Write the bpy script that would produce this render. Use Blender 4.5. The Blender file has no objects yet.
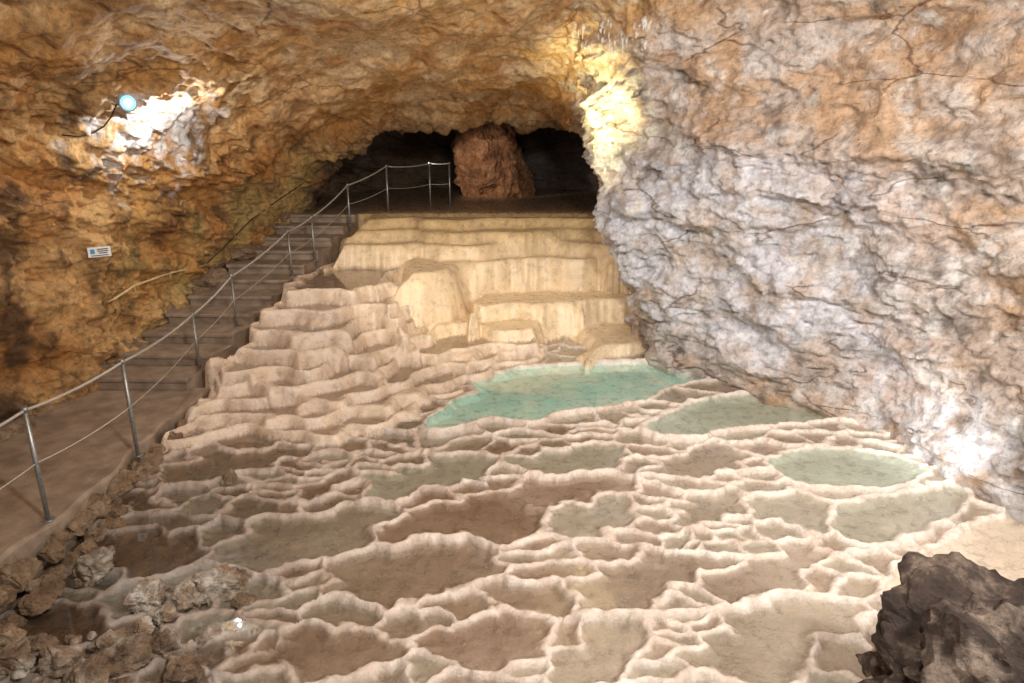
import bpy, bmesh, math, numpy as np
from mathutils import Vector, Matrix, noise as mnoise
rng=np.random.RandomState(7)
sc=bpy.context.scene
try:
    sc.view_settings.view_transform='Standard'
except Exception: pass
# ---------------- camera ----------------
F=700.0; H=3.4; TH=math.radians(16.8)
cam_d=bpy.data.cameras.new('camera'); cam=bpy.data.objects.new('camera',cam_d); sc.collection.objects.link(cam)
cam.location=(0,0,H); cam.rotation_euler=(math.pi/2-TH,0,0)
cam_d.sensor_width=36; cam_d.lens=F/1024*36; cam_d.clip_start=.05
sc.camera=cam
def ray(px,py):
    u=(px-512)/F; v=-(py-341.5)/F
    return np.array([u, math.cos(TH)+v*math.sin(TH), -math.sin(TH)+v*math.cos(TH)])
def at_z(px,py,z):
    d=ray(px,py); t=(z-H)/d[2]; return (d[0]*t,d[1]*t)
SL=.06
def base(y): return np.minimum(0,-SL*(10-y))
def gnd(px,py):
    d=ray(px,py)
    t=(H+10*SL)/(SL*d[1]-d[2])
    if t*d[1]>10: t=-H/d[2]
    return (d[0]*t,d[1]*t)
# ---------------- numpy noise ----------------
PERM=rng.permutation(256); PERM=np.concatenate([PERM,PERM,PERM]).astype(np.int32)
GR=rng.normal(size=(256,3)); GR/=np.linalg.norm(GR,axis=1)[:,None]; GR=GR.astype(np.float32)
def pn(x,y,z):
    x,y,z=np.broadcast_arrays(np.asarray(x,np.float32),np.asarray(y,np.float32),np.asarray(z,np.float32))
    xi=np.floor(x).astype(np.int32); yi=np.floor(y).astype(np.int32); zi=np.floor(z).astype(np.int32)
    xf=x-xi; yf=y-yi; zf=z-zi
    f=lambda t:t*t*t*(t*(t*6-15)+10)
    u,v,w=f(xf),f(yf),f(zf)
    def c(i,j,k):
        h=PERM[PERM[PERM[(xi+i)&255]+((yi+j)&255)]+((zi+k)&255)]
        return GR[h,0]*(xf-i)+GR[h,1]*(yf-j)+GR[h,2]*(zf-k)
    a=c(0,0,0)*(1-u)+c(1,0,0)*u; b=c(0,1,0)*(1-u)+c(1,1,0)*u
    e=a*(1-v)+b*v
    a=c(0,0,1)*(1-u)+c(1,0,1)*u; b=c(0,1,1)*(1-u)+c(1,1,1)*u
    g=a*(1-v)+b*v
    return e*(1-w)+g*w
def fbm(x,y,z,o=4,g=.5):
    s=0;a=1
    for i in range(o):
        s=s+a*pn(x*2**i+i*17.3,y*2**i+i*5.1,z*2**i-i*9.7); a*=g
    return s
def sst(a,b,x):
    t=np.clip((x-a)/(b-a),0,1); return t*t*(3-2*t)
def lerp(a,b,t):
    a=np.asarray(a,dtype=float);b=np.asarray(b,dtype=float)
    return a*(1-t[...,None])+b*t[...,None]
def voro(x,y,sx,sy,seed,jit=.85,k=10.):
    gx=x/sx; gy=y/sy; ix=np.floor(gx).astype(int); iy=np.floor(gy).astype(int)
    r=np.random.RandomState(seed); J=r.rand(64,64,2); acc=0
    for a in range(-1,2):
        for b in range(-1,2):
            cx=ix+a; cy=iy+b; jj=J[cx%64,cy%64]
            qx=(cx+.5+(jj[...,0]-.5)*jit)*sx; qy=(cy+.5+(jj[...,1]-.5)*jit)*sy
            acc=acc+np.exp(-k*np.hypot(x-qx,y-qy))
    return -np.log(acc+1e-9)/k
def smoothpoly(pts,closed=True,n=5):
    pts=np.array(pts,float); N=len(pts); out=[]
    rngi=range(N) if closed else range(N-1)
    for i in rngi:
        if closed: p0,p1,p2,p3=pts[(i-1)%N],pts[i],pts[(i+1)%N],pts[(i+2)%N]
        else: p0,p1,p2,p3=pts[max(i-1,0)],pts[i],pts[i+1],pts[min(i+2,N-1)]
        for k in range(n):
            t=k/n
            out.append(.5*((2*p1)+(-p0+p2)*t+(2*p0-5*p1+4*p2-p3)*t*t+(-p0+3*p1-3*p2+p3)*t**3))
    if not closed: out.append(pts[-1])
    return np.array(out)
def sdpoly(x,y,P,m=.6):
    res=np.full(x.shape,-9.0)
    bb=(x>P[:,0].min()-m)&(x<P[:,0].max()+m)&(y>P[:,1].min()-m)&(y<P[:,1].max()+m)
    X=x[bb];Y=y[bb]; d=np.full(X.shape,1e9); ins=np.zeros(X.shape,bool)
    for i in range(len(P)):
        a=P[i]; b=P[(i+1)%len(P)]; e=b-a; L=e@e
        if L<1e-10: continue
        t=np.clip(((X-a[0])*e[0]+(Y-a[1])*e[1])/L,0,1)
        d=np.minimum(d,(X-a[0]-t*e[0])**2+(Y-a[1]-t*e[1])**2)
        if abs(e[1])>1e-12:
            c=((a[1]>Y)!=(b[1]>Y))&(X<(e[0])*(Y-a[1])/e[1]+a[0]); ins^=c
    d=np.sqrt(d); res[bb]=np.where(ins,d,-d); return res
# ---------------- mesh helper ----------------
def link(ob): sc.collection.objects.link(ob); return ob
def grid_obj(name,V,C,fmask,mat,smooth=True):
    R,Cn=V.shape[:2]; idx=np.arange(R*Cn).reshape(R,Cn)
    q=np.stack([idx[:-1,:-1],idx[:-1,1:],idx[1:,1:],idx[1:,:-1]],-1)[fmask]
    u,inv=np.unique(q,return_inverse=True); q=inv.reshape(-1,4)
    v=V.reshape(-1,3)[u]; me=bpy.data.meshes.new(name)
    me.vertices.add(len(v)); me.vertices.foreach_set('co',v.astype(np.float32).ravel())
    me.loops.add(q.size); me.loops.foreach_set('vertex_index',q.ravel().astype(np.int32))
    me.polygons.add(len(q)); me.polygons.foreach_set('loop_start',np.arange(0,q.size,4,dtype=np.int32))
    try: me.polygons.foreach_set('loop_total',np.full(len(q),4,dtype=np.int32))
    except Exception: pass
    me.update(calc_edges=True)
    if smooth: me.polygons.foreach_set('use_smooth',np.ones(len(q),bool))
    if C is not None:
        at=me.color_attributes.new('Col','FLOAT_COLOR','POINT')
        c=np.ones((len(u),4),np.float32); c[:,:3]=np.clip(C.reshape(-1,C.shape[-1])[u][:,:3],0,1)
        at.data.foreach_set('color',c.ravel())
    me.validate(); me.materials.append(mat)
    return link(bpy.data.objects.new(name,me))
# ---------------- materials ----------------
class NB:
    def __init__(s,name):
        s.m=bpy.data.materials.new(name); s.m.use_nodes=True; s.t=s.m.node_tree; s.n=s.t.nodes; s.b=s.n['Principled BSDF']; s.o=s.n['Material Output']
        s.tc=s.n.new('ShaderNodeTexCoord')
    def link(s,a,b): s.t.links.new(a,b)
    def map(s,sc3=(1,1,1),rot=(0,0,0)):
        m=s.n.new('ShaderNodeMapping'); m.inputs['Scale'].default_value=sc3; m.inputs['Rotation'].default_value=rot
        s.link(s.tc.outputs['Object'],m.inputs[0]); return m.outputs[0]
    def noise(s,scale,det=6,rough=.6,vec=None,dist=0):
        k=s.n.new('ShaderNodeTexNoise'); k.inputs['Scale'].default_value=scale; k.inputs['Detail'].default_value=det; k.inputs['Roughness'].default_value=rough; k.inputs['Distortion'].default_value=dist
        s.link(vec if vec else s.tc.outputs['Object'],k.inputs['Vector']); return k.outputs['Fac']
    def ramp(s,f,st):
        r=s.n.new('ShaderNodeValToRGB'); e=r.color_ramp.elements
        while len(e)<len(st): e.new(.5)
        for i,(p,c) in enumerate(st):
            e[i].position=p; e[i].color=(c[0],c[1],c[2],1) if not isinstance(c,(int,float)) else (c,c,c,1)
        s.link(f,r.inputs[0]); return r.outputs[0]
    def mix(s,a,b,f,mode='MIX'):
        m=s.n.new('ShaderNodeMix'); m.data_type='RGBA'; m.blend_type=mode
        for v,i in ((a,6),(b,7)):
            if isinstance(v,tuple): m.inputs[i].default_value=(*v,1)
            else: s.link(v,m.inputs[i])
        if isinstance(f,(int,float)): m.inputs[0].default_value=f
        else: s.link(f,m.inputs[0])
        return m.outputs[2]
    def math(s,op,a,b=0.0):
        m=s.n.new('ShaderNodeMath'); m.operation=op
        for v,i in ((a,0),(b,1)):
            if isinstance(v,(int,float)): m.inputs[i].default_value=v
            else: s.link(v,m.inputs[i])
        return m.outputs[0]
    def bump(s,h,st,dist,prev=None):
        b=s.n.new('ShaderNodeBump'); b.inputs['Strength'].default_value=st; b.inputs['Distance'].default_value=dist
        s.link(h,b.inputs['Height'])
        if prev: s.link(prev,b.inputs['Normal'])
        return b.outputs[0]
    def attr(s,n='Col'):
        a=s.n.new('ShaderNodeAttribute'); a.attribute_name=n; return a
def rock_mat(name,use_attr=True,cols=None,rough=.75,crack=.8,bd=.10,mot=.85):
    k=NB(name)
    nA=k.noise(2.4,7,.68,dist=.3)
    if use_attr: colr=k.attr().outputs['Color']
    else: colr=k.ramp(k.noise(3.5,6,.65),[(.3,cols[0]),(.5,cols[1]),(.7,cols[2])])
    v=k.ramp(nA,[(.30,.45),(.45,.87),(.6,1.05),(.75,1.3)])
    colr=k.mix(colr,v,mot,'MULTIPLY')
    nB=k.noise(15,6,.72)
    colr=k.mix(colr,k.ramp(nB,[(.32,.42),(.5,1.0),(.7,1.28)]),mot,'MULTIPLY')
    if crack>0:
        vo=k.n.new('ShaderNodeTexVoronoi'); vo.feature='DISTANCE_TO_EDGE'; vo.inputs['Scale'].default_value=.5
        mp=k.map((1,.8,2.6),(0.12,.22,0))
        nz=k.n.new('ShaderNodeTexNoise'); nz.inputs['Scale'].default_value=1.7; nz.inputs['Detail'].default_value=6; k.link(mp,nz.inputs['Vector'])
        va=k.n.new('ShaderNodeVectorMath'); va.operation='MULTIPLY_ADD'; k.link(nz.outputs['Color'],va.inputs[0]); va.inputs[1].default_value=(.6,.6,.6); k.link(mp,va.inputs[2])
        k.link(va.outputs[0],vo.inputs['Vector'])
        msk=k.ramp(k.noise(1.3,2,.5),[(.48,1.0),(.56,0.0)])
        cr=k.ramp(vo.outputs['Distance'],[(0.0,0.0),(.014,1.0)])
        crm=k.math('MAXIMUM',cr,msk)
        colr=k.mix(colr,k.mix((.22,.14,.09),(1.,1.,1.),crm),crack,'MULTIPLY')
    k.link(colr,k.b.inputs['Base Color'])
    k.b.inputs['Roughness'].default_value=rough
    h=k.math('ADD',k.math('MULTIPLY',k.noise(6,8,.72,dist=.3),bd),k.math('MULTIPLY',nB,.022))
    b=k.bump(h,1.0,1.0)
    k.link(b,k.b.inputs['Normal'])
    return k.m
def floor_mat(name,rough=.5,bs=1.0,sp=.5):
    k=NB(name); a=k.attr(); n1=k.noise(7,6,.65); n2=k.noise(38,6,.7)
    c=k.mix(a.outputs['Color'],k.ramp(n1,[(.3,.68),(.5,1.),(.7,1.18)]),.75,'MULTIPLY')
    c=k.mix(c,k.ramp(n2,[(.3,.74),(.6,1.12)]),.6,'MULTIPLY')
    k.link(c,k.b.inputs['Base Color']); k.link(k.ramp(n1,[(.35,rough-.22),(.65,rough+.15)]),k.b.inputs['Roughness'])
    k.b.inputs['Specular IOR Level'].default_value=sp
    b=k.bump(n2,.6*bs,.03); k.link(b,k.b.inputs['Normal'])
    return k.m
def simple_mat(name,c1,c2,scale=20,rough=.5,metal=0,bump=.3):
    k=NB(name); n=k.noise(scale,6,.6); k.link(k.ramp(n,[(.35,c1),(.65,c2)]),k.b.inputs['Base Color'])
    k.b.inputs['Roughness'].default_value=rough; k.b.inputs['Metallic'].default_value=metal
    if bump: k.link(k.bump(n,bump,.02),k.b.inputs['Normal'])
    return k.m
M_shell=rock_mat('limestone_wall')
M_ceil=rock_mat('limestone_ceiling',bd=.075)
M_right=rock_mat('limestone_pale_wall',bd=.10,crack=.9,mot=.8)
M_floor=floor_mat('rimstone_calcite',.40,1,.65)
M_terr=floor_mat('flowstone_calcite',.40,.45,.65)
M_rockred=rock_mat('red_limestone',False,[(.14,.055,.025),(.44,.20,.09),(.62,.36,.19)],crack=0,bd=.16)
M_rockdark=rock_mat('dark_limestone',False,[(.025,.015,.010),(.070,.043,.030),(.38,.29,.22)],crack=0)
M_rubble=rock_mat('pale_limestone',False,[(.16,.09,.05),(.36,.25,.16),(.82,.74,.64)],crack=0)
M_edge=rock_mat('edging_limestone',False,[(.22,.13,.07),(.36,.24,.14),(.52,.38,.25)],crack=0)
M_calc=simple_mat('white_calcite',(.55,.48,.40),(.80,.74,.66),12,.5,0,.4)
M_conc=simple_mat('worn_concrete',(.22,.16,.115),(.38,.29,.21),5,.5,0,.6)
M_metal=simple_mat('galvanised_steel',(.26,.26,.25),(.40,.40,.38),30,.4,.7,0)
M_cable=simple_mat('steel_cable',(.45,.42,.38),(.62,.58,.52),60,.45,.3,0)
M_yel=simple_mat('painted_handrail',(.6,.45,.2),(.75,.6,.35),20,.5,0,0)
M_black=simple_mat('black_cable',(.03,.025,.02),(.05,.04,.03),20,.5,0,0)
k=NB('shallow_water'); k.n.remove(k.b)
tr=k.n.new('ShaderNodeBsdfTransparent'); gl=k.n.new('ShaderNodeBsdfGlossy'); gl.inputs['Roughness'].default_value=.02
k.link(k.attr().outputs['Color'],tr.inputs['Color'])
lw=k.n.new('ShaderNodeLayerWeight'); lw.inputs['Blend'].default_value=.5
fac=k.math('MINIMUM',k.math('ADD',k.math('MULTIPLY',k.math('POWER',lw.outputs['Facing'],3.8),.9),.05),1.0)
ms=k.n.new('ShaderNodeMixShader'); k.link(fac,ms.inputs[0]); k.link(tr.outputs[0],ms.inputs[1]); k.link(gl.outputs[0],ms.inputs[2]); k.link(ms.outputs[0],k.o.inputs['Surface'])
k.link(k.bump(k.noise(5,2,.5),.08,.02),gl.inputs['Normal'])
M_water=k.m
# ================= FLOOR =================
xs=np.arange(-7.6,6.6,.019); ys=np.concatenate([np.arange(2.4,12.9,.0175),np.arange(12.9,22.6,.07)])
X,Y=np.meshgrid(xs,ys); Z0=np.zeros_like(X)
n1=pn(X*1.5,Y*1.5,Z0); n2=pn(X*1.5,Y*1.5,Z0+9.3); n3=pn(X*4.0,Y*4.0,Z0+3.1); n4=pn(X*4.0,Y*4.0,Z0+7.7); n5=pn(X*11,Y*11,Z0+2.2); n6=pn(X*11,Y*11,Z0+6.2); n7=pn(X*24,Y*24,Z0+1.2)
pools=[
 ([(470,380),(500,370),(545,363),(610,361),(680,360),(722,368),(704,378),(668,388),(652,400),(615,408),(570,415),(530,426),(490,422),(450,434),(418,432),(438,412),(455,400),(475,392)],.9,.08,1),
 ([(640,432),(668,412),(700,398),(745,392),(800,391),(850,400),(872,414),(832,420),(790,426),(735,430),(690,440)],.42,.06,1),
 ([(768,457),(808,447),(860,449),(912,460),(927,474),(905,487),(860,491),(800,486),(772,472)],.42,.06,1),
 ([(840,502),(895,493),(950,484),(973,490),(962,510),(930,530),(880,548),(842,540),(830,518)],.22,.05,1),
 ([(880,600),(905,560),(960,530),(1030,505),(1090,540),(1060,590),(960,600)],-.6,.03,1),
 ([(538,508),(560,499),(605,497),(642,501),(638,520),(592,540),(546,549),(538,528)],.15,.04,0),
 ([(360,555),(430,541),(482,546),(508,571),(480,592),(430,606),(370,608),(310,596),(306,574)],.04,.045,0),
 ([(352,500),(368,480),(405,466),(470,451),(502,455),(490,474),(440,490),(390,503)],.22,.045,0),
 ([(508,468),(540,452),(590,445),(632,449),(632,462),(572,469),(520,474)],.20,.04,0),
 ([(560,598),(598,567),(642,546),(700,548),(742,556),(700,580),(660,602),(618,616),(578,612)],.05,.04,0),
 ([(712,582),(760,552),(800,531),(822,546),(792,580),(742,602),(710,602)],.05,.04,0),
 ([(238,642),(300,626),(362,634),(404,650),(372,672),(300,686),(240,672)],.0,.04,0),
 ([(470,494),(545,476),(620,471),(652,479),(618,492),(548,500),(530,530),(500,546),(460,532),(405,538),(340,548),(420,518)],.0,.04,0),
 ([(60,548),(140,531),(212,536),(204,550),(150,562),(80,572),(48,562)],.0,.04,0),
 ([(-30,620),(40,606),(110,612),(152,628),(130,645),(60,650),(-20,645)],.0,.04,0),
 ([(655,690),(700,645),(745,616),(795,598),(868,598),(874,616),(800,652),(770,690)],.1,.035,0),
 ([(220,545),(262,521),(312,510),(382,505),(402,514),(345,540),(300,560),(250,577),(222,570)],.1,.04,0),
 ([(760,500),(790,495),(826,500),(826,520),(795,530),(762,520)],.15,.04,0),
 ([(660,505),(700,492),(745,490),(750,505),(710,522),(668,530)],.1,.035,0),
 ([(150,470),(200,452),(262,450),(300,440),(330,445),(270,470),(200,486),(150,486)],.05,.035,0),
 ([(420,640),(470,618),(530,612),(560,630),(540,655),(480,672),(430,665)],.0,.04,0),
 ([(40,500),(90,490),(150,495),(160,508),(100,520),(50,518)],.0,.035,0),
 ([(300,485),(340,472),(352,480),(330,497),(290,500)],.03,.035,0),
 ([(560,660),(600,630),(650,625),(655,645),(620,690),(560,690)],.08,.035,0),
 ([(650,455),(700,445),(755,452),(750,470),(700,480),(655,472)],.05,.035,0),
 ([(380,690),(440,680),(540,680),(540,720),(400,720)],0,.035,0),
]
AN=1.5
sd_x=[];sd_y=[];sd_id=[]; info=[]
worldP=[]
for pts,t,dp,ex in pools:
    Pw=np.array([gnd(*p) for p in pts]); worldP.append(Pw)
    if ex: continue
    c=Pw.mean(0); i_=len(info); info.append((float(base(c[1]))+.01,t,dp,0.))
    for p in Pw:
        for f_ in (.66,.3):
            q=c+(p-c)*f_; sd_x.append(q[0]);sd_y.append(q[1]);sd_id.append(i_)
rs=np.random.RandomState(21)
NC=14000
cx_=rs.uniform(-5.6,5.6,NC); cy_=rs.uniform(2.4,11.2,NC)
okc=np.ones(NC,bool)
for Pw in worldP: okc&=sdpoly(cx_,cy_,Pw)<-.08
fx=[];fy=[]
rad=.22+.48*np.clip(.5+1.8*fbm(cx_*.8,cy_*.8,0*cx_+3,2),0,1)
rad=np.where((cx_>.1)&(cx_<2.5)&(cy_<6.5),rad*.68,rad)
for i in np.nonzero(okc)[0]:
    if fx:
        d=np.hypot(np.array(fx)-cx_[i],(np.array(fy)-cy_[i])*AN)
        if d.min()<rad[i]: continue
    fx.append(cx_[i]);fy.append(cy_[i])
    i_=len(info); info.append((float(base(cy_[i]))+rs.uniform(-.02,.02),rs.uniform(0,.14),min(.04,rad[i]*.09),1.))
    sd_x.append(cx_[i]);sd_y.append(cy_[i]);sd_id.append(i_)
    if rs.rand()<.7:
        a_=rs.uniform(-.2,.55)*(1 if cx_[i]<1 else -.3); sd_x.append(cx_[i]+math.cos(a_)*rad[i]*.6);sd_y.append(cy_[i]+math.sin(a_)*rad[i]*.6);sd_id.append(i_)
wx=X+.18*n1+.14*n3+.055*n5+.018*n7; wy=Y+.18*n2+.115*n4+.045*n6
f1=np.full(X.shape,9.);f2=np.full(X.shape,9.); p1=np.zeros(X.shape+(2,));p2=np.ones(X.shape+(2,))*5; cid=np.full(X.shape,-1)
for sx_,sy_,i_ in zip(sd_x,sd_y,sd_id):
    a,b=np.searchsorted(xs,[sx_-1.3,sx_+1.3]); c,d=np.searchsorted(ys,[sy_-1.2,sy_+1.2])
    if b<=a or d<=c: continue
    sl=(slice(c,d),slice(a,b)); D=np.hypot(wx[sl]-sx_,(wy[sl]-sy_)*AN)
    F1=f1[sl];F2=f2[sl];I=cid[sl];P1=p1[sl];P2=p2[sl]; q=np.array([sx_,sy_*AN])
    n_=D<F1; dif=I!=i_; sh_=n_&dif; l2=(~n_)&dif&(D<F2)
    F2[sh_]=F1[sh_]; P2[sh_]=P1[sh_]; F1[n_]=D[n_]; P1[n_]=q; I[n_]=i_
    F2[l2]=D[l2]; P2[l2]=q
dpx=p2[...,0]-p1[...,0]; dpy=p2[...,1]-p1[...,1]; dl=np.hypot(dpx,dpy)+1e-3
E=(f2**2-f1**2)/(2*dl)
E=E/np.sqrt((dpx/dl)**2+(dpy/dl*AN)**2)
info=np.array(info); L=info[cid,0].copy(); tq=info[cid,1].copy(); deep=info[cid,2].copy(); sub=info[cid,3]>.5
L=np.where(cid<0,base(Y),L)
qx=X+.12*n3+.05*n5+.015*n7; qy=Y+.085*n4+.04*n6
creamy=np.zeros_like(X)
for (pts,t,dp,ex),Pw in zip(pools,worldP):
    if not ex: continue
    P=smoothpoly(Pw,True,4)
    s=sdpoly(qx,qy,P)
    lv=float(base(P[:,1].mean()))+.01
    ins=s>0
    E=np.where(ins,s,np.minimum(E,-s)); L=np.where(ins,lv,L); sub=np.where(ins,False,sub)
    tq=np.where(ins,max(t,0),tq); deep=np.where(ins,dp,deep)
    if t<-.5: creamy=np.where(ins,1.,creamy)
def add(b,p,q): return b+p+q
def mx(b,p,q): return np.maximum(b,np.maximum(p,q))
def shifts(A,r,fn):
    for ax in (0,1):
        B=A.copy()
        for k_ in range(1,r+1): B=fn(B,np.roll(A,k_,ax),np.roll(A,-k_,ax))
        A=B/(2*r+1) if fn is add else B
    return A
Lm=shifts(L,2,mx); Lm=shifts(Lm,2,add)
wr=.027+.026*pn(X*1.3,Y*1.3,Z0+4)+.012*n5+np.where(sub,-.003,.004)
wr=np.clip(wr,.019,.052)
r=np.exp(-np.abs(E/wr)**2.0)
fine=fbm(X*9,Y*9,Z0,3)
bed=L-deep*sst(.01,.05+deep*1.6,E)+.010*fine
Zf=bed*(1-r)+(Lm+.020+.022*fine+.02*n1)*r
Wl=L-.001+0*X
# terraces
flu=pn(X*9,Y*1.8,Z0+1.5)*.035+pn(X*22,Y*4,Z0+2.5)*.014
Tz=np.full(X.shape,-9.); Tk=np.zeros_like(X); Twat=np.full(X.shape,-9.); Tr=np.zeros_like(X); Tl=np.zeros_like(X)
terr=[
 (-.06,.08,[(120,462),(160,450),(200,440),(240,434),(300,440),(350,434),(400,420),(436,404),(465,392)],0),
 (.01,.08,[(150,440),(200,426),(240,418),(300,422),(350,416),(400,404),(432,392),(465,382),(500,370),(545,360)],0),
 (.09,.10,[(175,420),(215,408),(265,402),(320,406),(352,399),(388,389),(415,386),(442,370),(480,364),(520,355),(545,351)],0),
 (.19,.13,[(195,398),(240,390),(300,390),(345,380),(385,377),(402,361),(440,356),(500,349),(545,346)],0),
 (.31,.15,[(205,381),(260,373),(310,374),(350,363),(388,355),(410,348),(420,352)],0),
 (.46,.18,[(212,358),(262,354),(315,356),(352,346),(385,336),(405,342)],0),
 (.63,.19,[(238,336),(280,337),(320,338),(348,332),(378,320),(400,326)],0),
 (.80,.19,[(262,314),(300,316),(340,316),(368,306),(392,310)],0),
 (.98,.20,[(276,292),(325,294),(368,290),(385,294)],0),
 (.18,.20,[(588,354),(625,345),(665,340),(700,344)],1),
 (.34,.34,[(420,336),(440,329),(470,327),(492,332),(530,332),(545,340)],1),
 (.58,.62,[(466,322),(478,311),(500,307),(560,305),(610,302),(645,300),(664,306),(700,330)],1),
 (1.14,.80,[(366,290),(385,281),(425,279),(455,274),(480,266),(520,262),(570,260),(612,259),(660,262)],1),
 (1.38,.38,[(322,249),(370,246),(430,246),(480,247),(530,243),(575,243),(640,250)],1),
 (1.56,.20,[(345,233),(390,231),(430,232),(470,234),(520,233),(570,230),(625,234)],1),
 (1.72,.26,[(356,222),(400,219),(450,221),(500,219),(545,219),(612,220)],1),
]
for ti,(zz,dr,lip,kd) in enumerate(terr):
    Lp=[at_z(px,py,zz) for px,py in lip]
    Lp=smoothpoly(Lp,False,4)
    P=np.vstack([Lp,[(Lp[-1][0]+.1,17)],[(Lp[0][0]-.05,17)]])
    s=sdpoly(X+.05*n3,Y+.05*n4,P,.8)
    if kd==0:
        lb=voro(X+.08*n3+ti*3.37,Y+.08*n4+ti*1.91,.62,.62,21+ti,k=14)
        s=s+.80*(.17-lb)+.05*n3+.02*n5; w=.09
    else:
        lb=voro(X+.05*n3+ti*2.7,Y+.05*n4,.85,.8,22+ti,k=9)
        s=s+.60*(.28-lb)+.06*n1+flu; w=.19
        if zz==1.14: w=w+.30*sst(-.3,-.9,X)*sst(-2.4,-1.9,X)
    u=np.clip(s/w,0,1)
    h=zz-dr+dr*np.sin(u*np.pi/2)**(.9)
    rimb=np.exp(-((s-w)/.042)**2)
    if kd==0: h=h+.035*rimb-.045*sst(w+.03,w+.12,s)+.010*fine+.03*n1
    else: h=h-.03*sst(w,w+.5,s)+.006*fine
    h=np.where(s>0,h,-9)
    up=h>Tz
    Tz=np.where(up,h,Tz); Tk=np.where(up,kd*1.0,Tk); Tr=np.where(up,sst(w+.02,w+.10,s)*(kd==0),Tr); Tl=np.where(up,rimb+.4*(s<w),Tl)
    Twat=np.where(up&(s>w+.03)&(kd==0),zz-.020,np.where(up,-9,Twat))
pl=np.where(Y>14.6+.3*n1,1.74+.03*fine,-9); m_=pl>Tz; Tk=np.where(m_,.9,Tk); Tr=np.where(m_,0,Tr); Tl=np.where(m_,0,Tl); Tz=np.maximum(Tz,pl)
isT=Tz>Zf
Z=np.maximum(Zf,Tz)
redge=np.where(Y<8.8,-4.12,-4.35+(Y-9)*.21)
wk=sst(.10,-.12,X-redge)
Z=np.where(Y<14.3,Z*(1-wk)+wk*(-.35+np.clip(Y-8.8,0,9)*.22),Z)
wkw=wk>.02
nC=fbm(X*.9,Y*.9,Z0+12,3); nD=fbm(X*3,Y*3,Z0+22,3)
rimc=lerp([.60,.46,.36],[.88,.77,.67],np.clip(.5+nD+.10*X,0,1))
bedc=lerp([.25,.165,.11],[.50,.40,.32],np.clip(.38+.8*nC+.12*X,0,1))
dk=sst(-.6,-3.6,X)*sst(8.0,5.2,Y)  # light falloff at lower left, painted into bed and rim colours
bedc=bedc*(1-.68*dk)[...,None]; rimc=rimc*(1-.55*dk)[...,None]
bedc=lerp(bedc,[.58,.62,.52],np.clip(tq,0,.45)/.45*.8)
tpatch=np.clip(.5+1.4*nC+.9*nD,0,1)
bedc=lerp(bedc,lerp([.50,.80,.70],[.80,.86,.74],tpatch),np.clip((tq-.45)/.45,0,1))
bedc=lerp(bedc,[.88,.76,.62],creamy)
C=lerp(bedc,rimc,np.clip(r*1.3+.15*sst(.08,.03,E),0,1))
tc=lerp([.60,.44,.32],[.84,.66,.43],np.clip(Tk+ .5*nC,0,1))
tc=lerp(tc,[.86,.73,.58],np.clip(Tl,0,1)*.6*(1-Tk*.6))
tc=lerp(tc,[.34,.24,.17],np.clip(Tr,0,1)*.9)
tc=lerp(tc,[.80,.59,.29],sst(1.15,1.7,Z)*.75)
tc=lerp(tc,[.60,.43,.28],np.clip(nD-.05,0,1)*.9)
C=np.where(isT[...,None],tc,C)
C=lerp(C,[.26,.18,.11],np.clip(wk,0,1))
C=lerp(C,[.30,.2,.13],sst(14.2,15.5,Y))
V=np.stack([X,Y,Z],-1)
fT=isT[:-1,:-1]&isT[1:,1:]
floor_ob=grid_obj('floor',V,C,~fT,M_floor)
terr_ob=grid_obj('flowstone_terraces',V,C,fT,M_terr)
Wz=np.where(isT,Twat,Wl); wet=np.where(isT,Twat>-5,True)&(~wkw)&(Y<12.5)
below=(Z<Wz+.002)&wet
st4=[Wz[:-1,:-1],Wz[1:,:-1],Wz[:-1,1:],Wz[1:,1:]]
wmax=np.maximum.reduce(st4); wmin=np.minimum.reduce(st4)
anyb=below[:-1,:-1]|below[1:,:-1]|below[:-1,1:]|below[1:,1:]
fm=anyb&((wmax-wmin)<1e-4)
WC=lerp([.96,.94,.91],[.92,.99,.965],np.clip(tq*1.3,0,1))
grid_obj('rimstone_pool_water',np.stack([X,Y,Wz],-1),WC,fm,M_water)
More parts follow.
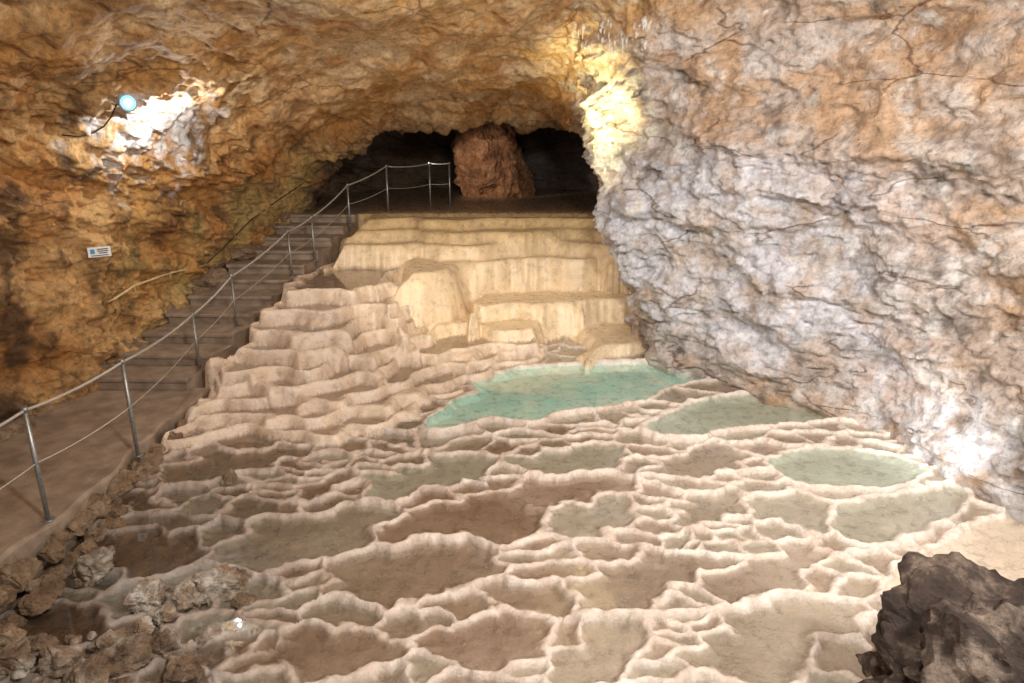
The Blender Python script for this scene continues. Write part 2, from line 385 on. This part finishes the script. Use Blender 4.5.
# ================= CAVE SHELL =================
secs={
-2.5:[(-7,-.9),(-7.6,.8),(-7.4,2.6),(-6.4,4.4),(-3.8,5.7),(0,6.1),(3.2,5.9),(5.6,4.8),(6.3,3),(6.0,1.2),(5.7,-.9)],
3.0:[(-6.7,-.9),(-7.2,.8),(-7.0,2.4),(-6.1,4.2),(-3.6,5.5),(0,5.9),(3.2,5.8),(5.4,4.8),(6.0,3),(5.8,1.2),(5.4,-.9)],
5.9:[(-6.2,-.9),(-6.6,.8),(-6.7,2.3),(-6.0,3.9),(-3.7,5.0),(0,5.35),(3.3,5.6),(4.7,4.8),(5.1,3),(5.1,1.2),(4.95,-.9)],
7.0:[(-6.0,-.8),(-6.3,.8),(-6.4,2.3),(-5.8,3.7),(-3.6,4.75),(0,5.1),(2.7,5.5),(4.0,4.8),(4.5,3),(4.7,1.2),(4.65,-.8)],
8.1:[(-5.7,-.7),(-5.9,.8),(-6.0,2.2),(-5.5,3.5),(-3.5,4.55),(-.1,4.9),(2.0,5.3),(3.0,4.5),(3.6,2.9),(4.1,1.2),(4.4,-.7)],
9.2:[(-5.55,-.6),(-5.7,.8),(-5.7,2.1),(-5.2,3.3),(-3.4,4.35),(-.4,4.7),(1.3,4.95),(2.0,4.2),(2.4,2.8),(2.8,1.1),(3.1,-.6)],
10.3:[(-5.4,-.5),(-5.5,.8),(-5.5,2.0),(-5.0,3.15),(-3.3,4.2),(-.7,4.5),(.8,4.65),(1.15,3.7),(1.4,2.6),(1.95,1.1),(2.4,-.6)],
11.7:[(-5.15,-.4),(-5.2,.9),(-5.1,2.0),(-4.7,3.05),(-3.1,3.95),(-.9,4.3),(.7,4.25),(1.2,3.4),(1.5,2.4),(2.0,1.2),(2.5,-.6)],
14.0:[(-4.7,0),(-4.7,1.5),(-4.6,2.3),(-4.1,3.05),(-2.7,3.7),(-.9,3.95),(.8,3.85),(1.7,3.2),(1.95,2.3),(2.1,1.4),(2.3,-.3)],
15.3:[(-4.3,1),(-4.2,1.7),(-4.0,2.3),(-3.5,2.95),(-2.3,3.5),(-.8,3.65),(.7,3.6),(1.65,3.1),(1.9,2.3),(2.1,1.6),(2.2,.6)],
17.0:[(-4.8,1),(-4.9,1.7),(-4.8,2.5),(-4.1,3.5),(-2.6,4.2),(-.8,4.4),(.9,4.3),(2.3,3.7),(2.9,2.6),(3.1,1.7),(3.1,.8)],
20.5:[(-4.0,1),(-4.1,1.8),(-3.9,2.5),(-3.4,3.4),(-2.1,4.0),(-.8,4.2),(.6,4.1),(1.7,3.5),(2.2,2.6),(2.4,1.8),(2.4,.8)],
22.3:[(-1.2,1.6),(-1.2,1.9),(-1.2,2.2),(-1.1,2.4),(-1,2.5),(-.8,2.6),(-.6,2.5),(-.4,2.4),(-.3,2.2),(-.3,1.9),(-.3,1.6)],
}
SY=np.array(sorted(secs)); SV=np.array([secs[y] for y in SY],float)
def herm(kn,val,q):
    kn=np.asarray(kn,float); m=np.zeros_like(val)
    d=(val[1:]-val[:-1])/(kn[1:]-kn[:-1]).reshape(-1,*([1]*(val.ndim-1)))
    m[1:-1]=(d[1:]+d[:-1])*.5; m[0]=d[0]; m[-1]=d[-1]; m*=.85
    i=np.clip(np.searchsorted(kn,q,side='right')-1,0,len(kn)-2); h=(kn[i+1]-kn[i]); t=(q-kn[i])/h
    s=lambda a:a.reshape(-1,*([1]*(val.ndim-1)))
    return s(2*t**3-3*t**2+1)*val[i]+s((t**3-2*t**2+t)*h)*m[i]+s(-2*t**3+3*t**2)*val[i+1]+s((t**3-t**2)*h)*m[i+1]
yq=np.concatenate([np.arange(-2.5,4.5,.12),np.arange(4.5,12.2,.025),np.arange(12.2,16,.05),np.arange(16,22.31,.1)])
A=herm(SY,SV,yq)
tk=np.arange(11.); tqs=np.linspace(0,10,720); NT=len(tqs)
B=herm(tk,np.swapaxes(A,0,1),tqs); B=np.swapaxes(B,0,1)
S=np.stack([B[...,0],np.repeat(yq[:,None],NT,1),B[...,1]],-1)
T=np.repeat(tqs[None],len(yq),0)
du=np.gradient(S,axis=0); dv=np.gradient(S,axis=1); N=np.cross(du,dv); N/=np.linalg.norm(N,axis=-1,keepdims=True)+1e-9
toc=np.stack([-.5-S[...,0],0*S[...,0],2.0-S[...,2]],-1)
N*=np.sign((N*toc).sum(-1))[...,None]
x,y,z=S[...,0],S[...,1],S[...,2]
rightm=sst(6.2,6.9,T+.45*fbm(x,y,z,4))
ceilm=sst(2.8,4.0,T)*sst(6.6,5.8,T)*sst(15,13,y)
big=fbm(x*.55,y*.55,z*.55,3)
strat=fbm(x*.7+3,y*.7,(z+.25*x+.2*y)*2.0,5,.55)
rid=1-np.abs(fbm(x*1.3,y*1.3+7,z*1.7,4,.55))*2
stp=strat*3; stp=(np.floor(stp)+sst(.6,1.0,stp-np.floor(stp)))/3
blk=fbm(x*1.4+30,y*1.4,z*1.4,3)*3.2; blk=(np.floor(blk)+sst(.7,1.0,blk-np.floor(blk)))/3.2
led=fbm(x*.9+11,y*.9,(z+.12*x)*2.6,4,.5)*4; led=(np.floor(led)+sst(.85,1.0,led-np.floor(led)))/4
fn=fbm(x*5,y*5,z*5.5,5,.62)
amp=sst(-1.0,.4,z-np.where(y>13,1.5,0))*.6+.4
rr_=1-.1*rightm; cc_=1-.5*ceilm
disp=(.32*big+.12*strat*cc_*rr_+.16*stp*cc_*rr_+.16*blk*cc_+.10*rid*cc_*rr_+.18*led*rightm+.06*fn*(1-.3*ceilm)*(1-.4*rightm))*amp
drap=rightm*sst(3.7,2.9,z)*sst(.9,1.6,z)*sst(7.0,8.4,y)*sst(12,11,y)
disp=disp+drap*(.08*pn(x*7,y*7,z*.9)+.05*pn(x*15,y*15,z*1.6+4))
disp*=np.where(y>15.8,1.3,1)
near=sst(0,.6,T)*sst(10,9.4,T)
S2=S+N*(disp*(.45+.55*near))[...,None]
x,y,z=S2[...,0],S2[...,1],S2[...,2]
cA=fbm(x*.7+9,y*.7,z*.9,4,.6); cB=fbm(x*1.6-4,y*1.6,z*1.2,5,.65); cD=fbm(x*.45+2,y*.45+4,z*.45,3); cE=fbm(x*3.2+2,y*3.2+4,z*2.4,5,.65)
cF=fbm(x*1.0+12,y*1.0+4,z*1.6,5,.6)
left=lerp([.60,.27,.07],[.76,.45,.18],np.clip(.5+1.5*cA+.6*cE,0,1)); left=lerp(left,[.15,.07,.025],np.clip(-2.2*cB-.08,0,.88))
left=lerp(left,[.66,.55,.20],np.clip(sst(9,11.5,y)*sst(3.6,2.2,z)*(.2+1.5*cD),0,.45))
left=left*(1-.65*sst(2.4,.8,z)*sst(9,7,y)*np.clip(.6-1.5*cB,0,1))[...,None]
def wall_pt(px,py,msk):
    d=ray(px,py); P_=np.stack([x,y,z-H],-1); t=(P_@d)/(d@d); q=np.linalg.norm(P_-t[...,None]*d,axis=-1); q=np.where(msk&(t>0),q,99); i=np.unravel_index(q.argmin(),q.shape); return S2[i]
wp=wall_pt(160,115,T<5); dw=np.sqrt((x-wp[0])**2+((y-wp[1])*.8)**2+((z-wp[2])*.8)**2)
left=lerp(left,[.86,.82,.78],np.clip(1.5-dw/.55+1.8*cE,0,.9))  # overexposed floodlight wash painted white into the wall colour
ceil=lerp([.68,.38,.13],[.82,.59,.35],np.clip(.5+1.5*cA+.5*cE,0,1)); ceil=lerp(ceil,[.50,.23,.06],np.clip(-2*cB,0,.8))
rt=lerp([.62,.49,.40],[.82,.73,.66],np.clip(.5+1.6*cA+.5*cE,0,1))
rt=lerp(rt,[.66,.40,.21],np.clip(2.0*cF+.12+.35*sst(8.4,6.5,y)*sst(3.6,1.5,z)*sst(.5,1.2,z)+.30*sst(3.5,4.6,z)-.6*sst(8.4,10,y)*sst(4,3,z),0,.8))
rt=lerp(rt,[.20,.15,.12],np.clip(-2.6*cB-.5,0,.8))
rt=lerp(rt,[.86,.86,.92],np.clip(sst(3.5,2.6,z)*sst(.0,.8,z)*sst(6.9,8.6,y)*(.65+1.6*cF+1.0*cE),0,.85))
rt=lerp(rt,[.94,.92,.94],np.clip(sst(1.0,.1,z)*sst(8.6,7.0,y)*(.7+2.0*cE),0,.8))
rt=lerp(rt,[.92,.89,.84],np.clip(1.9*cE-.4,0,.6))
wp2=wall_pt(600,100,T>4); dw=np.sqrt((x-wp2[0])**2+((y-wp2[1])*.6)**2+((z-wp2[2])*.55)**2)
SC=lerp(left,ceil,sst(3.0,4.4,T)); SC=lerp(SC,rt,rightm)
SC=lerp(SC,[.88,.80,.60],np.clip(1.2-dw/.55+1.8*cE,0,.85))  # bright patch of the corner spotlight painted into the rock colour
SC=lerp(SC,[.14,.09,.06],sst(14.3,15.8,y)*.9)  # gloom past the opening painted into the chamber's rock colour
Tm=T[:-1,:-1]; Ym=yq[:-1][:,None]+0*Tm
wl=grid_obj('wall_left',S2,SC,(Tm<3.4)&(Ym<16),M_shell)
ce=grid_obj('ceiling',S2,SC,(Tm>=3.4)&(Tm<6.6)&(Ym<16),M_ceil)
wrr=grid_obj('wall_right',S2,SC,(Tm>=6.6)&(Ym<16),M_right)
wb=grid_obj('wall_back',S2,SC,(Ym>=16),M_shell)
bpy.context.view_layer.update()
def hit(px,py,obs=None,off=.0):
    o=Vector((0,0,H)); d=Vector(ray(px,py)).normalized(); best=None
    for ob in (obs or [wl,ce,wrr,wb]):
        ok,loc,nor,_=ob.ray_cast(o,d)
        if ok and (best is None or (loc-o).length<(best[0]-o).length): best=(loc,nor if nor.dot(d)<0 else -nor)
    if best is None: return None
    return best[0]+best[1]*off,best[1]
# ================= helpers =================
def add_tube(bm,pts,rad,seg=10,mi=0):
    pts=[Vector(p) for p in pts]; rings=[]
    rads=rad if isinstance(rad,(list,tuple)) else [rad]*len(pts)
    for i,p in enumerate(pts):
        d=(pts[min(i+1,len(pts)-1)]-pts[max(i-1,0)]).normalized(); R_=rads[i]
        a=d.cross(Vector((0,0,1)) if abs(d.z)<.9 else Vector((1,0,0))).normalized(); b=d.cross(a)
        rings.append([bm.verts.new(p+a*R_*math.cos(2*math.pi*j/seg)+b*R_*math.sin(2*math.pi*j/seg)) for j in range(seg)])
    for r0,r1 in zip(rings,rings[1:]):
        for j in range(seg):
            f=bm.faces.new((r0[j],r0[(j+1)%seg],r1[(j+1)%seg],r1[j])); f.smooth=True; f.material_index=mi
    for rr in (rings[0],rings[-1]):
        f=bm.faces.new(rr); f.material_index=mi
def add_box(bm,c,s,rot=None,mi=0):
    r=bmesh.ops.create_cube(bm,size=1)
    for v in r['verts']:
        p=Vector((v.co.x*s[0],v.co.y*s[1],v.co.z*s[2]))
        if rot is not None: p=rot@p
        v.co=p+Vector(c)
    for f in {f for v in r['verts'] for f in v.link_faces}: f.material_index=mi
def fin(bm,name,mats,bev=0):
    bmesh.ops.recalc_face_normals(bm,faces=bm.faces)
    me=bpy.data.meshes.new(name); bm.to_mesh(me); bm.free()
    for m in mats: me.materials.append(m)
    ob=link(bpy.data.objects.new(name,me))
    if bev:
        b=ob.modifiers.new('bevel','BEVEL'); b.width=bev; b.segments=2
    return ob
def add_rock(bm,c,s,seed,sub=4,rough=.35,cuts=7,spin=True,strata=0):
    r=bmesh.ops.create_icosphere(bm,subdivisions=sub,radius=1); rs=np.random.RandomState(seed)
    pl=[]
    for i in range(cuts):
        n=rs.normal(size=3); n/=np.linalg.norm(n); pl.append((Vector(n),rs.uniform(.5,.85)))
    o=Vector(rs.uniform(-50,50,3))
    ang=rs.uniform(0,6.28) if spin else 0; ca,sa=math.cos(ang),math.sin(ang)
    for v in r['verts']:
        p=v.co.copy()
        for n,d in pl:
            k_=p.dot(n)
            if k_>d: p-=n*(k_-d)*.92
        q=v.co
        p*=1+rough*(mnoise.fractal(q*1.6+o,.9,2.0,6)*.55)+.10*abs(mnoise.noise(q*5+o))
        if strata:
            g=mnoise.noise(Vector((q.x*.8,q.y*.8,q.z*9))+o); p.x*=1+strata*g; p.y*=1+strata*g
        X_,Y_,Z_=p.x*s[0],p.y*s[1],p.z*s[2]
        v.co=Vector((X_*ca-Y_*sa,X_*sa+Y_*ca,Z_))+Vector(c)
def strip(bm,lft,rgt,zt,zb):
    n=len(lft); tl=[bm.verts.new((*lft[i],zt)) for i in range(n)]; trr=[bm.verts.new((*rgt[i],zt)) for i in range(n)]
    bl=[bm.verts.new((*lft[i],zb)) for i in range(n)]; br=[bm.verts.new((*rgt[i],zb)) for i in range(n)]
    for i in range(n-1):
        bm.faces.new((tl[i],trr[i],trr[i+1],tl[i+1])); bm.faces.new((trr[i],br[i],br[i+1],trr[i+1])); bm.faces.new((tl[i+1],bl[i+1],bl[i],tl[i])); bm.faces.new((bl[i],bl[i+1],br[i+1],br[i]))
    bm.faces.new((tl[0],bl[0],br[0],trr[0])); bm.faces.new((tl[-1],trr[-1],br[-1],bl[-1]))
bm=bmesh.new()
yy=np.linspace(1.5,8.95,40)
strip(bm,[(-6.5,t) for t in yy],[(-4.12+.05*math.sin(t*2.3)+.03*math.sin(t*7),t) for t in yy],.05,-.5)
fin(bm,'concrete_walkway',[M_conc],.03)
bm=bmesh.new(); NS=11; y0=8.85; run=.55; rise=1.70/NS
for i in range(NS):
    ya=y0+i*run; yb=ya+run+.04; zt=.05+(i+1)*rise
    if i==NS-1: yb=16.0
    xr=lambda y_:-4.33+(min(y_,15)-9)*.21
    yl=np.linspace(ya,yb,3)
    strip(bm,[(xr(t)-1.35,t+.05) for t in yl],[(xr(t),t) for t in yl],zt,zt-.75)
    strip(bm,[(xr(ya)-1.36,ya-.0),(xr(ya)-1.36,ya+.2)],[(xr(ya)+.02,ya-.04),(xr(ya)+.02,ya+.2)],zt+.012,zt-.05)
fin(bm,'concrete_staircase',[M_conc],.015)
def walk_z(y_):
    if y_<y0: return .05
    return .05+min(NS,int((y_-y0)/run)+1)*rise
bm=bmesh.new()
posts=[(-4.30,4.2),(-4.16,5.55),(-4.02,6.85),(-4.36,9.25),(-4.22,10.35),(-3.80,11.9),(-3.58,12.6),(-3.2,13.9),(-2.62,15.0),(-1.86,16.2),(-1.42,16.3)]
tops=[];mids=[]
for i,(px_,py_) in enumerate(posts):
    zb=walk_z(py_) if py_<14.8 else 1.72
    hgt=1.08 if py_<8 else (.80 if py_<14.5 else .98)
    add_tube(bm,[(px_,py_,zb-.1),(px_,py_,zb+hgt)],.021,10,0)
    add_tube(bm,[(px_,py_,zb+.0),(px_,py_,zb+.012)],.055,12,0)
    add_tube(bm,[(px_,py_,zb+hgt-.035),(px_,py_,zb+hgt+.012)],.028,10,0)
    tops.append(Vector((px_,py_,zb+hgt-.02))); mids.append(Vector((px_,py_,zb+hgt*.52)))
for lst,rd in ((tops,.013),(mids,.006)):
    pts=[]
    for a,b in zip(lst,lst[1:]):
        for k_ in range(8):
            t=k_/8; p=a.lerp(b,t); p.z-=.16*t*(1-t)*min(1,(b-a).length/1.5); pts.append(p)
    pts.append(lst[-1]); add_tube(bm,pts,rd,8,1)
fin(bm,'cable_railing',[M_metal,M_cable])
bm=bmesh.new()
hp=[hit(px_,py_,[wl],.10) for px_,py_ in [(108,302),(135,291),(170,277),(205,264)]]
hp=[h for h in hp if h]
if len(hp)>1:
    add_tube(bm,[h[0] for h in hp],.017,8,0)
    for h in hp: add_tube(bm,[h[0],h[0]-h[1]*.16],.010,6,0)
fin(bm,'wall_handrail',[M_yel])
bm=bmesh.new()
hp=[hit(px_,py_,[wl,ce],.03) for px_,py_ in [(206,262),(225,244),(250,222),(275,203),(300,186),(322,168),(340,155),(352,150)]]
add_tube(bm,[h[0] for h in hp if h],.010,6,0)
hp=[hit(px_,py_,[wl,ce],.02) for px_,py_ in [(116,104),(112,115),(104,126),(92,133),(78,136),(62,134)]]
add_tube(bm,[h[0] for h in hp if h],.010,6,0)
fin(bm,'wall_cable',[M_black])
h=hit(98,253,[wl],.05)
bm=bmesh.new(); p,n=h; n=Vector((.62,-.78,0)).normalized(); rt_=Vector((0,0,1)).cross(n).normalized()
Rm=Matrix((rt_,n,Vector((0,0,1)))).transposed()
p=p+n*.04
add_box(bm,p,(.27,.012,.13),Rm,0)
for i,(dx,dz,w,hh,mi) in enumerate([(-.08,.01,.05,.06,1),(.04,.035,.13,.014,2),(.04,.01,.13,.012,2),(.04,-.015,.10,.012,2),(0,-.045,.2,.010,2)]):
    add_box(bm,p+rt_*dx+n*.008+Vector((0,0,dz)),(w,.004,hh),Rm,mi)
for dx in (-.12,.12): add_box(bm,p+rt_*dx-n*.06,(.015,.12,.015),Rm,2)
fin(bm,'information_sign',[simple_mat('sign_white',(.8,.8,.78),(.85,.85,.83),5,.4,0,0),simple_mat('sign_blue',(.05,.25,.5),(.06,.3,.55),5,.4,0,0),simple_mat('sign_text',(.05,.05,.05),(.08,.08,.08),5,.5,0,0)])
# floodlight
h=hit(124,100,[wl,ce],.0); p,n=h; n=Vector((.58,-.8,-.15)).normalized()
LP=p+n*.20
bm=bmesh.new(); rt_=Vector((0,0,1)).cross(n).normalized(); up_=n.cross(rt_)
add_tube(bm,[LP-n*.10,LP-n*.02,LP+n*.05],.085,24,0)
add_tube(bm,[LP+n*.045,LP+n*.065],.098,24,0)
add_tube(bm,[LP+n*.05,LP+n*.070],.082,24,1)
add_tube(bm,[LP+n*.066,LP+n*.074],.048,24,2)
for i in range(4): add_tube(bm,[LP-n*(.03+.02*i),LP-n*(.036+.02*i)],.10,24,0)
add_tube(bm,[LP+rt_*.11,LP+rt_*.11-n*.15,LP-n*.2,LP-rt_*.11-n*.15,LP-rt_*.11],.010,6,0)
add_tube(bm,[LP-n*.2,p-n*.15],.02,8,0)
def emi(nm,c,s):
    em=bpy.data.materials.new(nm); em.use_nodes=True; bb=em.node_tree.nodes['Principled BSDF']; bb.inputs['Base Color'].default_value=(*c,1); bb.inputs['Emission Color'].default_value=(*c,1); bb.inputs['Emission Strength'].default_value=s; return em
fin(bm,'wall_floodlight',[M_metal,emi('floodlight_lens',(.22,.62,1),1.3),emi('floodlight_led',(.7,.95,1),4)])
# small stalactites fringing the corner overhang
bm=bmesh.new(); rs=np.random.RandomState(9)
spots=[(rs.uniform(572,650),rs.uniform(20,50)) for _ in range(34)]+[(rs.uniform(596,636),rs.uniform(110,190)) for _ in range(10)]
for px_,py_ in spots:
    h=hit(px_,py_,[wrr,ce])
    if not h: continue
    p,n=h; ln=rs.uniform(.03,.11); r0=rs.uniform(.014,.03); q=p-n*(r0*.25)
    pts=[q+Vector((0,0,.05))-n*.03]; rr=[r0*1.3]
    for j in range(1,7):
        t=j/6; pts.append(q+Vector((rs.normal()*.002,rs.normal()*.002,-ln*t))+n*.01); rr.append(max(.002,r0*(1-t)**.7*(1+.12*rs.normal())))
    add_tube(bm,pts,rr,8,0)
fin(bm,'stalactites',[M_calc])
# rocks
bm=bmesh.new(); add_rock(bm,(3.25,3.6,-.22),(1.10,.88,.74),5,6,.8,10); add_rock(bm,(2.52,3.3,-.48),(.58,.5,.42),15,5,.7,8); add_rock(bm,(2.8,3.95,-.40),(.45,.35,.35),25,5,.7,8)
fin(bm,'boulder',[M_rockdark])
bm=bmesh.new(); rs=np.random.RandomState(4)
for (px_,py_,sz) in [(150,603,.16),(190,604,.15),(220,592,.19),(98,572,.18),(60,668,.15),(125,664,.17),(20,665,.14),(165,650,.12),(90,690,.18),(185,675,.13),(140,632,.10),(230,480,.09),(165,620,.10),(244,604,.08),(110,646,.10),(40,650,.10),(208,640,.09)]:
    gx,gy=gnd(px_,py_); add_rock(bm,(gx,gy,float(base(gy))+sz*.28),(sz*1.15,sz*.9,sz*.85),rs.randint(9999),5,.7,9)
for i in range(60):
    px_=rs.uniform(0,215); py_=rs.uniform(636,690) if rs.rand()<.7 else rs.uniform(585,620)
    if py_<630 and px_<120: continue
    gx,gy=gnd(px_,py_); sz=rs.uniform(.02,.05); add_rock(bm,(gx,gy,float(base(gy))+sz*.4),(sz*1.2,sz,sz*.8),rs.randint(9999),2,.5,5)
fin(bm,'rock_rubble',[M_rubble])
bm=bmesh.new()
for yv in np.arange(3.2,8.0,.19):
    sz=rs.uniform(.09,.15); add_rock(bm,(-4.06+rs.uniform(-.03,.06),yv,-.13+rs.uniform(-.06,.04)),(sz,sz*1.2,sz*1.0),rs.randint(9999),4,.5,8)
    if 4<yv<6.4: add_rock(bm,(-3.92+rs.uniform(-.05,.10),yv+.08,-.28+rs.uniform(-.05,.05)),(sz,sz*1.1,sz*.9),rs.randint(9999),4,.5,8)
fin(bm,'stone_edging',[M_edge])
bm=bmesh.new()
for i in range(40):
    yv=rs.uniform(7.2,14.5); sz=rs.uniform(.12,.26); xl=-4.33+(max(yv,9)-9)*.21-1.36
    add_rock(bm,(xl-rs.uniform(.0,.3),yv,walk_z(yv)-.02),(sz,sz*1.2,sz*.7),rs.randint(9999),3,.5,6)
fin(bm,'stair_side_rocks',[M_edge])
bm=bmesh.new()
add_rock(bm,(-.72,18.6,2.7),(.80,.6,1.9),77,6,.35,10,False,.22); add_rock(bm,(.05,18.8,2.2),(.60,.5,1.0),78,6,.4,12,False,.22)
fin(bm,'rock_pillar',[M_rockred])
# ================= LIGHTS =================
def aim(ob,t): ob.rotation_euler=(Vector(t)-ob.location).to_track_quat('-Z','Y').to_euler()
def area(name,loc,tgt,size,pw,col=(1,1,1)):
    l=bpy.data.lights.new(name,'AREA'); l.size=size; l.energy=pw; l.color=col; o=link(bpy.data.objects.new(name,l)); o.location=loc; aim(o,tgt); return o
def spot(name,loc,tgt,ang,pw,col=(1,1,1),blend=.6,rad=.08):
    l=bpy.data.lights.new(name,'SPOT'); l.spot_size=math.radians(ang); l.spot_blend=blend; l.energy=pw; l.color=col; l.shadow_soft_size=rad; o=link(bpy.data.objects.new(name,l)); o.location=loc; aim(o,tgt); return o
area('unseen_key_light',(.9,1.6,5.0),(0.5,9.2,.2),.5,360,(1,.97,.93))  # added soft key light above the camera, no fixture
area('cave_light_right',(4.3,3.2,3.2),(1.5,8.5,.0),.5,175,(1,.97,.94))
spot('added_wall_fill',(-1.2,3.4,4.6),(3.0,8.6,1.9),72,560,(1,.98,.96),.9,.15)  # fill lamp added to brighten the right wall, no fixture
spot('added_terrace_fill',(-.9,7.4,4.0),(-.7,12.2,1.0),66,470,(1,.89,.70),.8,.12)  # warm lamp added to brighten the terraces, no visible source
h=hit(168,116,[wl,ce]); l=bpy.data.lights.new('floodlight_wash','POINT'); l.energy=70; l.color=(.95,.98,1); l.shadow_soft_size=.04; o=link(bpy.data.objects.new('floodlight_wash',l)); o.location=h[0]+Vector((.3,-.55,-.05))
h=hit(602,100,[wrr,ce]); spot('corner_spotlight',h[0]+Vector((-.40,-.75,-.8)),h[0]+Vector((0,0,.0)),84,220,(1,.87,.46),.8,.04)
h=hit(600,165,[wrr,ce]); spot('corner_spotlight.001',h[0]+Vector((-.5,-.6,-.3)),h[0],60,40,(1,.90,.6),.8,.04)
h=hit(940,425,[wrr]); spot('low_wall_spotlight',h[0]+Vector((-.8,-.8,.15)),h[0],95,60,(.93,.96,1),.9)
spot('chamber_spotlight',(-2.1,15.9,2.9),(-.5,18.5,2.4),46,150,(1,.84,.68),.6)
gx,gy=gnd(150,600); spot('rubble_spotlight',(gx-.2,gy-.6,1.2),(gx+.1,gy,-.1),45,36,(.95,.97,1),.8)
w=bpy.data.worlds.new('cave_ambient'); sc.world=w; w.use_nodes=True; w.node_tree.nodes['Background'].inputs[0].default_value=(1,.95,.90,1); w.node_tree.nodes['Background'].inputs[1].default_value=.38
